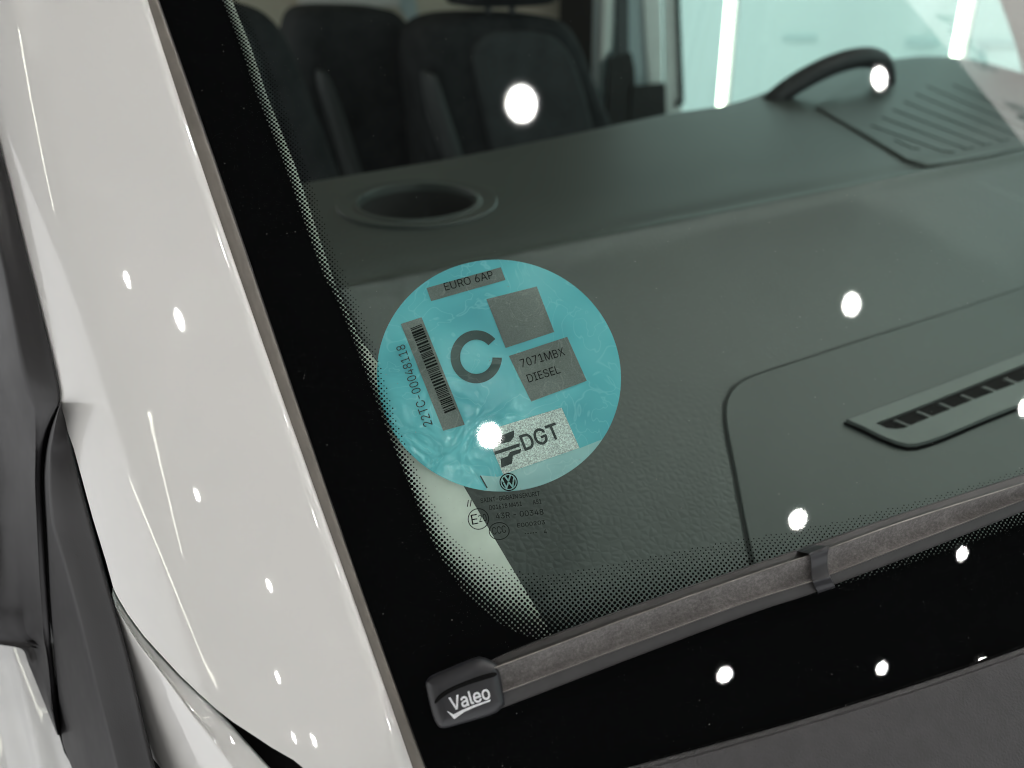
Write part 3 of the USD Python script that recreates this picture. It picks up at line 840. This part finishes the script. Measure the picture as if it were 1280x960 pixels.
bp = strip('door_pillar', [(752, -40), (806, -40), (815, 135), (818, 200), (745, 200)], 'blue_grey_trim', 0.02, deep=0.03)
strip('pillar_cover', [(757, -40), (770, -40), (765, 60), (752, 78)], 'grey_trim', 0.045, parent=bp)
strip('seat_belt', [(772, -40), (786, -40), (787, 70), (770, 80)], 'seat_plastic', 0.05, parent=bp)
strip('belt_guide', [(762, 72), (790, 66), (794, 84), (798, 200), (756, 200)], 'dark_lining', 0.055, parent=bp)
strip('pillar_cover', [(802, -40), (826, -40), (829, 100), (831, 112), (812, 112)], 'grey_trim', 0.03, parent=bp)
strip('belt_anchor', [(790, 108), (832, 104), (836, 200), (785, 200)], 'dark_lining', 0.06, parent=bp)
df_ = strip('door_frame', [(831, -40), (845.5, -40), (853, 125), (855, 200), (834, 200)], 'grey_trim', 0.02)
strip('door_seal', [(845.5, -40), (849, -40), (856, 128), (848, 136), (846, 130), (852, 124)], 'gap_dark', 0.035, parent=df_)
ap = strip('front_pillar', [(1238, -60), (1248, 0), (1258, 26), (1267, 52), (1275, 80), (1280, 110), (1290, 160), (1480, 200), (1480, -60)], 'pale_trim', 0.02, S=DW)
q = P(side(LX + 0.03), [(820, -160), (1330, -160), (1330, 330), (830, 330)])
part(van, 'door_window', sheet(side(LX + 0.03), Polygon(ccw(q)), 0.0, None), 'door_glass', smooth=False)
# lining that keeps the cab dark: roof, rear partition, right door
top = G.world(0.5, 0.80, 0.0)
part(van, 'roof', bx((-0.30, top[1] + 0.02, top[2] - 0.005), (1.55, 2.6, top[2] + 0.05)), 'white_body')
part(van, 'headliner', bx((-0.28, top[1] + 0.04, top[2] - 0.03), (1.36, 2.55, top[2] - 0.012)), 'beige_trim')
pt = part(van, 'rear_partition', bx((-0.3, 2.35, 0.4), (1.45, 2.40, top[2] - 0.031)), 'beige_trim')
PW = facing(2.345)
q = P(PW, [(484, -20), (516, -20), (524, 30), (514, 34), (500, 10)], 0.0)
part(pt, 'partition_window', solid(PW, ccw(q), -0.01, 0.004, 0.002, 1), 'blue_grey_trim')
q = P(PW, [(370, -12), (496, -14), (496, 8), (374, 8)], 0.0)
part(pt, 'pale_window_piece', solid(PW, ccw(q), -0.01, 0.03, 0.004, 1), 'pale_trim')  # pale plate painted for the pinkish light of a window piece
part(van, 'door_lining', bx((-0.33, 0.42, 0.5), (-0.29, 2.35, 1.22)), 'dark_lining')
part(van, 'cab_floor', bx((-0.3, 0.2, 0.55), (1.45, 2.35, 0.6)), 'dark_lining')
part(van, 'left_door', bx((1.41, 0.25, 0.5), (1.45, 2.35, 1.10)), 'dark_lining')
part(van, 'left_side_panel', bx((1.41, 2.06, 1.10), (1.45, 2.35, top[2] - 0.031)), 'dark_lining')
part(van, 'bulkhead', bx((-0.05, 0.02, 0.6), (1.40, 0.05, 1.02)), 'dark_lining')

# ---------------- outside, left: fender, mirror foot, trim, door
back_px = [(30, 400), (66, 430), (95, 540), (160, 740), (220, 800), (330, 880), (420, 960), (440, 1060), (150, 1060), (100, 975), (80, 940), (70, 905), (60, 760), (44, 600), (40, 540)]
part(van, 'gap_shade_sheet', sheet(B, Polygon(ccw(P(B, back_px, -0.013))).buffer(0), -0.013, 0.01), 'gap_dark', smooth=True)  # black sheet that paints in the shade of the open seams

seamp = [(141, 735), (146, 748), (160, 771), (180, 798), (225, 847), (270, 889), (285, 904), (300, 921), (337, 962), (385, 1016)]
hlp = [(140.5, 742), (144, 756), (155, 776), (172, 803), (206, 847), (243, 897), (258, 915), (272, 933), (294, 962), (332, 1016)]
rows = []
for i, (a, b) in enumerate(zip(seamp, hlp)):
    a, b = np.array(a, float), np.array(b, float)
    d = b - a; dn = np.array([-1.0, 0.12])
    k = min(1.0, 0.15 + i * 0.2)
    rows.append([(*(a + (1.5, -1.5)), -0.0075), (*a, -0.0042), (*(a + 0.15 * d), -0.0036), (*(a + 0.5 * d), -0.0030), (*(a + 0.85 * d), -0.0021), (*b, -0.0012), (*(b + dn * 3 * k), -0.0015), (*(b + dn * 14 * k), -0.0035), (*(b + dn * 60 * k), -0.010), (*(b + dn * 130 * k), -0.018)])
part(van, 'fender', loft(B, rows, 90, 3), 'white_paint', smooth=True)

tri = [(503, 75.5, 76, 77), (512, 72, 73.5, 79), (522, 68.5, 71, 82), (545, 61.5, 66, 87), (570, 57, 62, 92.5), (600, 55, 61, 100), (649, 57.5, 64, 113), (700, 60.5, 78, 127), (740, 62.5, 89, 138), (787, 66, 101, 152), (850, 71, 116, 168), (900, 75.5, 129, 179), (926, 78, 136, 185), (945, 84, 140.5, 189.5), (960, 90, 144, 193.5), (1010, 112, 157, 207)]
rows = [[(L, y, -0.010), (L, y, 0.000), (L + .8, y, 0.0016), (C - 0.25 * (C - L), y, 0.0080), (C, y, 0.0096), (C + 0.10 * (R - C), y, 0.0090), (R - 0.25 * (R - C), y, 0.0018), (R - 1.5, y, 0.0002), (R, y, -0.0015), (R + 1, y, -0.012)] for y, L, C, R in tri]
trimp = part(van, 'mirror_triangle', loft(B, rows, 120, 2), 'black_plastic', smooth=50)

mr = [(60, -130, -60, -30), (120, -130, -45, -15), (185, -130, -30, 1), (232, -130, -18, 13), (300, -130, -4, 29.5), (356, -130, 7, 43.5), (386, -130, 12.5, 51), (430, -130, 20, 62), (469, -130, 27, 71), (492, -120, 33, 75), (503, -120, 38, 74.5), (512, -120, 42, 70.5), (525, -120, 43, 64), (545, -120, 44, 57), (570, -120, 44, 53), (600, -120, 43.5, 52), (660, -120, 46, 55), (720, -120, 49, 58.5), (765, -120, 52, 61.5), (790, -90, 53, 63), (803, -20, 55, 64), (812, 28, 57, 65), (832, 36.5, 60, 67), (870, 52, 64, 70.5), (900, 64, 70, 73), (919, 71.5, 73.5, 74.5)]
rows = []
for y, L, C, R in mr:
    arm = max(0.0, 1 - (abs(y - 700) / 105.0) ** 2)
    up = max(0.0, min(1.0, (520 - y) / 60.0))
    low = max(0.0, 1 - abs(y - 806) / 40.0) * (y > 760)
    w = 0.0065 + 0.006 * up
    rows.append([(L, y, -0.02), (L, y, 0.006), (L + 0.5 * (C - L), y, w + 0.002 + 0.012 * arm - 0.004 * low), (C - 0.14 * (C - L), y, w + 0.0008 + 0.004 * arm - 0.003 * low), (C, y, w), (C + 0.2 * (R - C), y, w - 0.0010 - 0.001 * up), (R - 0.25 * (R - C), y, 0.0030), (R - 0.4, y, 0.0012), (R, y, -0.0008), (R + .4, y, -0.012)])
part(van, 'mirror_foot', loft(B, rows, 170, 2), 'black_plastic', smooth=50)

rows = []
for y in (770, 800, 840, 880, 920, 960, 1020):
    k = (y - 800) / 160.0
    rows.append([(-70, y, -0.030), (-22 + 30 * k, y, -0.030), (-16 + 32 * k, y, -0.0285), (2 + 38 * k, y, -0.0265), (8 + 40 * k, y, -0.0225), (14 + 42 * k, y, -0.0215), (40 + 52 * k, y, -0.0205), (100 + 60 * k, y, -0.020)])
part(van, 'door_skin', loft(B, rows, 40, 2), 'white_body', smooth=True)

# cowl at the lower right
ce_ = np.array([(700, 985), (760, 964), (800, 951), (880, 933), (980, 911), (1081, 878), (1190, 838), (1280, 808), (1400, 763), (1520, 710)], float)
ce_[:, 1] = np.polyval(np.polyfit(ce_[:, 0] - 1000, ce_[:, 1], 3), ce_[:, 0] - 1000)
tn = np.gradient(ce_, axis=0); tn /= np.linalg.norm(tn, axis=1, keepdims=True); nn = np.stack([-tn[:, 1], tn[:, 0]], 1)
rows = [[(*(c + 1.0 * n_), 0.0002), (*c, 0.0016), (*(c + 1.5 * n_), 0.0028), (*(c + 6 * n_), 0.0034), (*(c + 7.5 * n_), 0.0050), (*(c + 10 * n_), 0.0056), (*(c + 60 * n_), 0.0080), (*(c + 260 * n_), 0.0150)] for c, n_ in zip(ce_, nn)]
part(van, 'cowl', loft(G, rows, 90, 3), 'cowl_plastic', smooth=45)

# ---------------- wiper
wt = np.array([(612, 826, 837, 871, 891), (631, 817, 830, 864, 884), (800, 754, 767, 801, 819), (960, 699, 711, 743.5, 760), (1010, 682, 694.5, 728, 744), (1040, 671.5, 684, 717, 732), (1120, 644, 655, 686, 702), (1280, 592, 604, 624, 639), (1420, 545, 558, 570, 584)], float)
xs = np.linspace(612, 1420, 60)
ya, yb, yc, yd = (PchipInterpolator(wt[:, 0], wt[:, k])(xs) for k in (1, 2, 3, 4))
bow = lambda y0, y1, t: y0 + (y1 - y0) * t
wip = part(van, 'wiper_blade', grid(np.stack([(lambda uv, w: G.world(uv[..., 0], uv[..., 1], w))(G.px(xs, y, w), w) for y, w in ((yb, 0.0090), (yb, 0.0130), (bow(yb, yc, .05), 0.0131), (bow(yb, yc, .12), 0.0120), (bow(yb, yc, .35), 0.0098), (bow(yb, yc, .6), 0.0090), (bow(yb, yc, .85), 0.0098), (bow(yb, yc, .95), 0.0112), (yc, 0.0116), (bow(yc, yd, .06), 0.0108))], 1)), 'dusty_grey', smooth=40, label='dusty grey wiper blade lying on the foot of the windscreen')


def wband(name, prof_, mat):
    part(wip, name, grid(np.stack([(lambda uv, w: G.world(uv[..., 0], uv[..., 1], w))(G.px(xs, y, w), w) for y, w in prof_], 1)), mat, smooth=40)


wband('upper_rail', ((ya + 3, 0.0012), (ya, 0.0040), (bow(ya, yb, .1), 0.0058), (bow(ya, yb, .6), 0.0070), (bow(ya, yb, .85), 0.0078), (yb - .3, 0.0095)), 'wiper_rubber')
wband('lower_rail', ((bow(yc, yd, .03), 0.0106), (bow(yc, yd, .1), 0.0078), (bow(yc, yd, .5), 0.0070), (bow(yc, yd, .92), 0.0058), (yd, 0.0045), (yd, 0.0012)), 'wiper_rubber')
wband('upper_highlight', ((yb - 0.9, 0.0131), (yb, 0.0134), (yb + 0.9, 0.0133)), 'edge_highlight')  # bright lines along both blade edges, highlights painted as lighter strips
wband('lower_highlight', ((yc - 0.8, 0.0117), (yc, 0.0120), (yc + 0.7, 0.0114)), 'edge_highlight')
wband('wiping_lip', ((bow(yb, yc, .5), 0.0002), (bow(yb, yc, .5), 0.005)), 'wiper_rubber')
cap_z = [(165, 400), (180, 372), (205, 352), (300, 312), (420, 262), (520, 222), (560, 228), (610, 246), (648, 268), (662, 300), (682, 400), (706, 540), (690, 556), (640, 604), (480, 652), (310, 700), (275, 702), (252, 690), (222, 640), (190, 520)]
cap_px = [(500 + x * .1875, 780 + y * .1875) for x, y in cap_z]
cq = P(G, cap_px, 0.013)
cap = part(wip, 'end_cap', solid(G, chaikin(ccw(cq), 1), 0.001, 0.0145, 0.0042, 5, 0.02), 'wiper_plastic', smooth=50)
ft = [(225, 520), (260, 470), (330, 425), (450, 375), (560, 335), (640, 318), (652, 345), (560, 372), (450, 405), (340, 452), (270, 500), (235, 535)]
WC = 0.01456
part(wip, 'cap_recess_shade', solid(G, chaikin(ccw(P(G, [(500 + x * .1875, 780 + y * .1875) for x, y in ft], WC)), 2), 0.0135, 0.0150, 0.0004, 1), 'gap_dark', smooth=40)  # near-black raised plate, the shade of a recess painted in
WL = 0.01462
z5 = lambda x, y: (500 + x * .1875, 780 + y * .1875)
part(wip, 'cap_lettering', lettering(G, 'Valeo', z5(345, 578), z5(607, 492), WL, 15.5, True), 'print_white', smooth=False)
q = P(G, [z5(*a) for a in [(312, 580), (330, 588), (356, 603), (420, 570), (500, 538), (605, 503), (600, 516), (500, 554), (430, 586), (362, 634)]], WL)
part(wip, 'cap_swoosh', sheet(G, Polygon(q).buffer(0), WL, None), 'print_white', smooth=False)
cl = [((997, 690), (1015, 683), 0.0030), ((996, 688), (1016, 681), 0.0085), ((1000, 690), (1022, 681.5), 0.0100), ((1010, 692), (1035, 682), 0.0155), ((1012, 695), (1036, 686), 0.0160), ((1013.5, 703), (1034.5, 695), 0.0138), ((1014, 713), (1034.5, 705), 0.0124), ((1014.5, 723), (1036, 716), 0.0128), ((1016, 728), (1038, 721), 0.0134), ((1018.5, 734), (1041, 727), 0.0100), ((1022, 741), (1044, 733.5), 0.0076), ((1022, 742), (1044, 734.5), 0.0010)]
rows = [[(*a, max(0.0005, w - 0.004)), (*a, w - 0.0006), (a[0] + .8, a[1] - .2, w), (b[0] - .8, b[1] + .2, w), (*b, w - 0.0006), (*b, max(0.0005, w - 0.004))] for a, b, w in cl]
part(wip, 'clip', loft(G, rows, 48, 1), 'wiper_plastic', smooth=50)

# ------------------------------------------------------------------ the sticker under the glass
st = thing('windscreen_sticker', 'round teal sticker with a large letter C stuck inside the windscreen', 'sticker')
W0 = -0.0040
q = P(G, [(468, 465), (771, 467), (620, 321), (640, 612)], W0)
sc = ((q[0] + q[1]) / 2 + (q[2] + q[3]) / 2) / 2
sr = (np.linalg.norm(q[0] - q[1]) + np.linalg.norm(q[2] - q[3])) / 4
circ = Point(sc).buffer(sr, 64)
disc = part(st, 'disc', sheet(G, circ, W0, 0.01), 'film_teal', smooth=True)
part(st, 'backing', sheet(G, circ.buffer(-0.0002), W0 - 0.0004, 0.02), 'print_white', smooth=True)
pale = circ.intersection(Polygon(P(G, [(790, 536), (748, 551), (724, 560.5), (622, 596), (598, 594), (610, 640), (800, 640)], W0)))
pale = pale.difference(Polygon(P(G, [(590, 590), (600, 594), (609, 612), (560, 620)], W0)))
W1 = W0 + 0.00025
part(st, 'pale_edge', sheet(G, pale.buffer(-0.00002), W1 - 0.0001, 0.01), 'film_pale', smooth=True)
W2 = W1 + 0.0002
for name, c, mat in (('grey_patch', [(533, 360), (626, 334), (632, 350), (539, 376.5)], 'film_grey'), ('grey_patch', [(608, 374), (671, 358), (693, 415), (632, 435)], 'film_grey'), ('grey_patch', [(636, 445), (709, 421), (733.5, 476), (664, 502)], 'film_grey'), ('grey_patch', [(501, 405), (527, 396.5), (581, 531), (554, 538.5)], 'film_grey'), ('silver_patch', [(606, 539), (702, 509.5), (724.5, 560), (629, 593)], 'film_silver')):
    part(st, name, sheet(G, Polygon(ccw(P(G, c, W1))), W1, 0.01), mat, smooth=True)
# letter C
cp = np.array([595.3, 446.0])
a0, a1 = math.radians(2), math.radians(318)
th = np.linspace(a0, a1, 60)
po = [(cp[0] + 32.2 * math.cos(t), cp[1] + 33.2 * math.sin(t)) for t in th]; pi_ = [(cp[0] + 20.3 * math.cos(t), cp[1] + 21.4 * math.sin(t)) for t in th[::-1]]
part(st, 'letter', sheet(G, Polygon(ccw(P(G, po + pi_, W1))).buffer(0), W1, 0.006), 'film_dark', smooth=True)
for tx, a, b, h in (('EURO 6AP', (557, 363.4), (617.5, 347.4), 10.6), ('7071MBX', (652.5, 459.5), (707, 443.8), 10.6), ('DIESEL', (661, 478.3), (701, 466.2), 10.4), ('22TC-00048118', (541, 530.5), (505.3, 430), 10.8)):
    part(st, 'lettering', lettering(G, tx, a, b, W2, h), 'ink' if tx[0] != '2' else 'ink_grey', smooth=False)
# bar code
rng = random.Random(3)
b0, b1 = np.array([507.5, 410.0]), np.array([567.5, 537.0])
tdir = unit(np.array([560.5, 527.5]) - np.array([512.5, 409.0])); xdir = np.array([tdir[1], -tdir[0]])
L = 119.0; s_ = 6.0; bars = []
o = np.array([511.0, 405.0])
while s_ < L:
    wd = rng.choice([0.9, 0.9, 1.2, 1.8, 2.6])
    c = o + tdir * s_
    bars.append(Polygon(ccw(P(G, [c + xdir * -0.5, c + xdir * 14.8, c + xdir * 14.8 + tdir * wd, c + xdir * -0.5 + tdir * wd], W2))))
    s_ += wd + rng.choice([0.8, 1.0, 1.3, 1.9])
part(st, 'bar_code', join([sheet(G, b_, W2, None) for b_ in bars]), 'ink', smooth=False)
# emblem and letters on the silver patch
z4 = lambda x, y: (540 + x * .1875, 490 + y * .1875)
for c in ([(415, 398), (585, 340), (585, 364), (418, 420)], [(520, 400), (594, 378), (591, 404), (540, 424), (532, 478), (462, 505), (458, 445), (505, 428)], [(440, 300), (548, 255), (546, 300), (522, 330), (440, 352)]):
    part(st, 'emblem', sheet(G, Polygon(ccw(P(G, [z4(*a) for a in c], W2))).buffer(0), W2, None), 'ink_grey', smooth=False)
part(st, 'lettering', lettering(G, 'DGT', z4(618, 392), z4(862, 300), W2, 19.5, True), 'ink_grey', smooth=False)
q = P(G, [z4(318, 560), z4(326, 556), z4(372, 638), z4(364, 642)], W2)
part(st, 'cut_mark', sheet(G, Polygon(ccw(q)), W2, None), 'ink_grey', smooth=False)
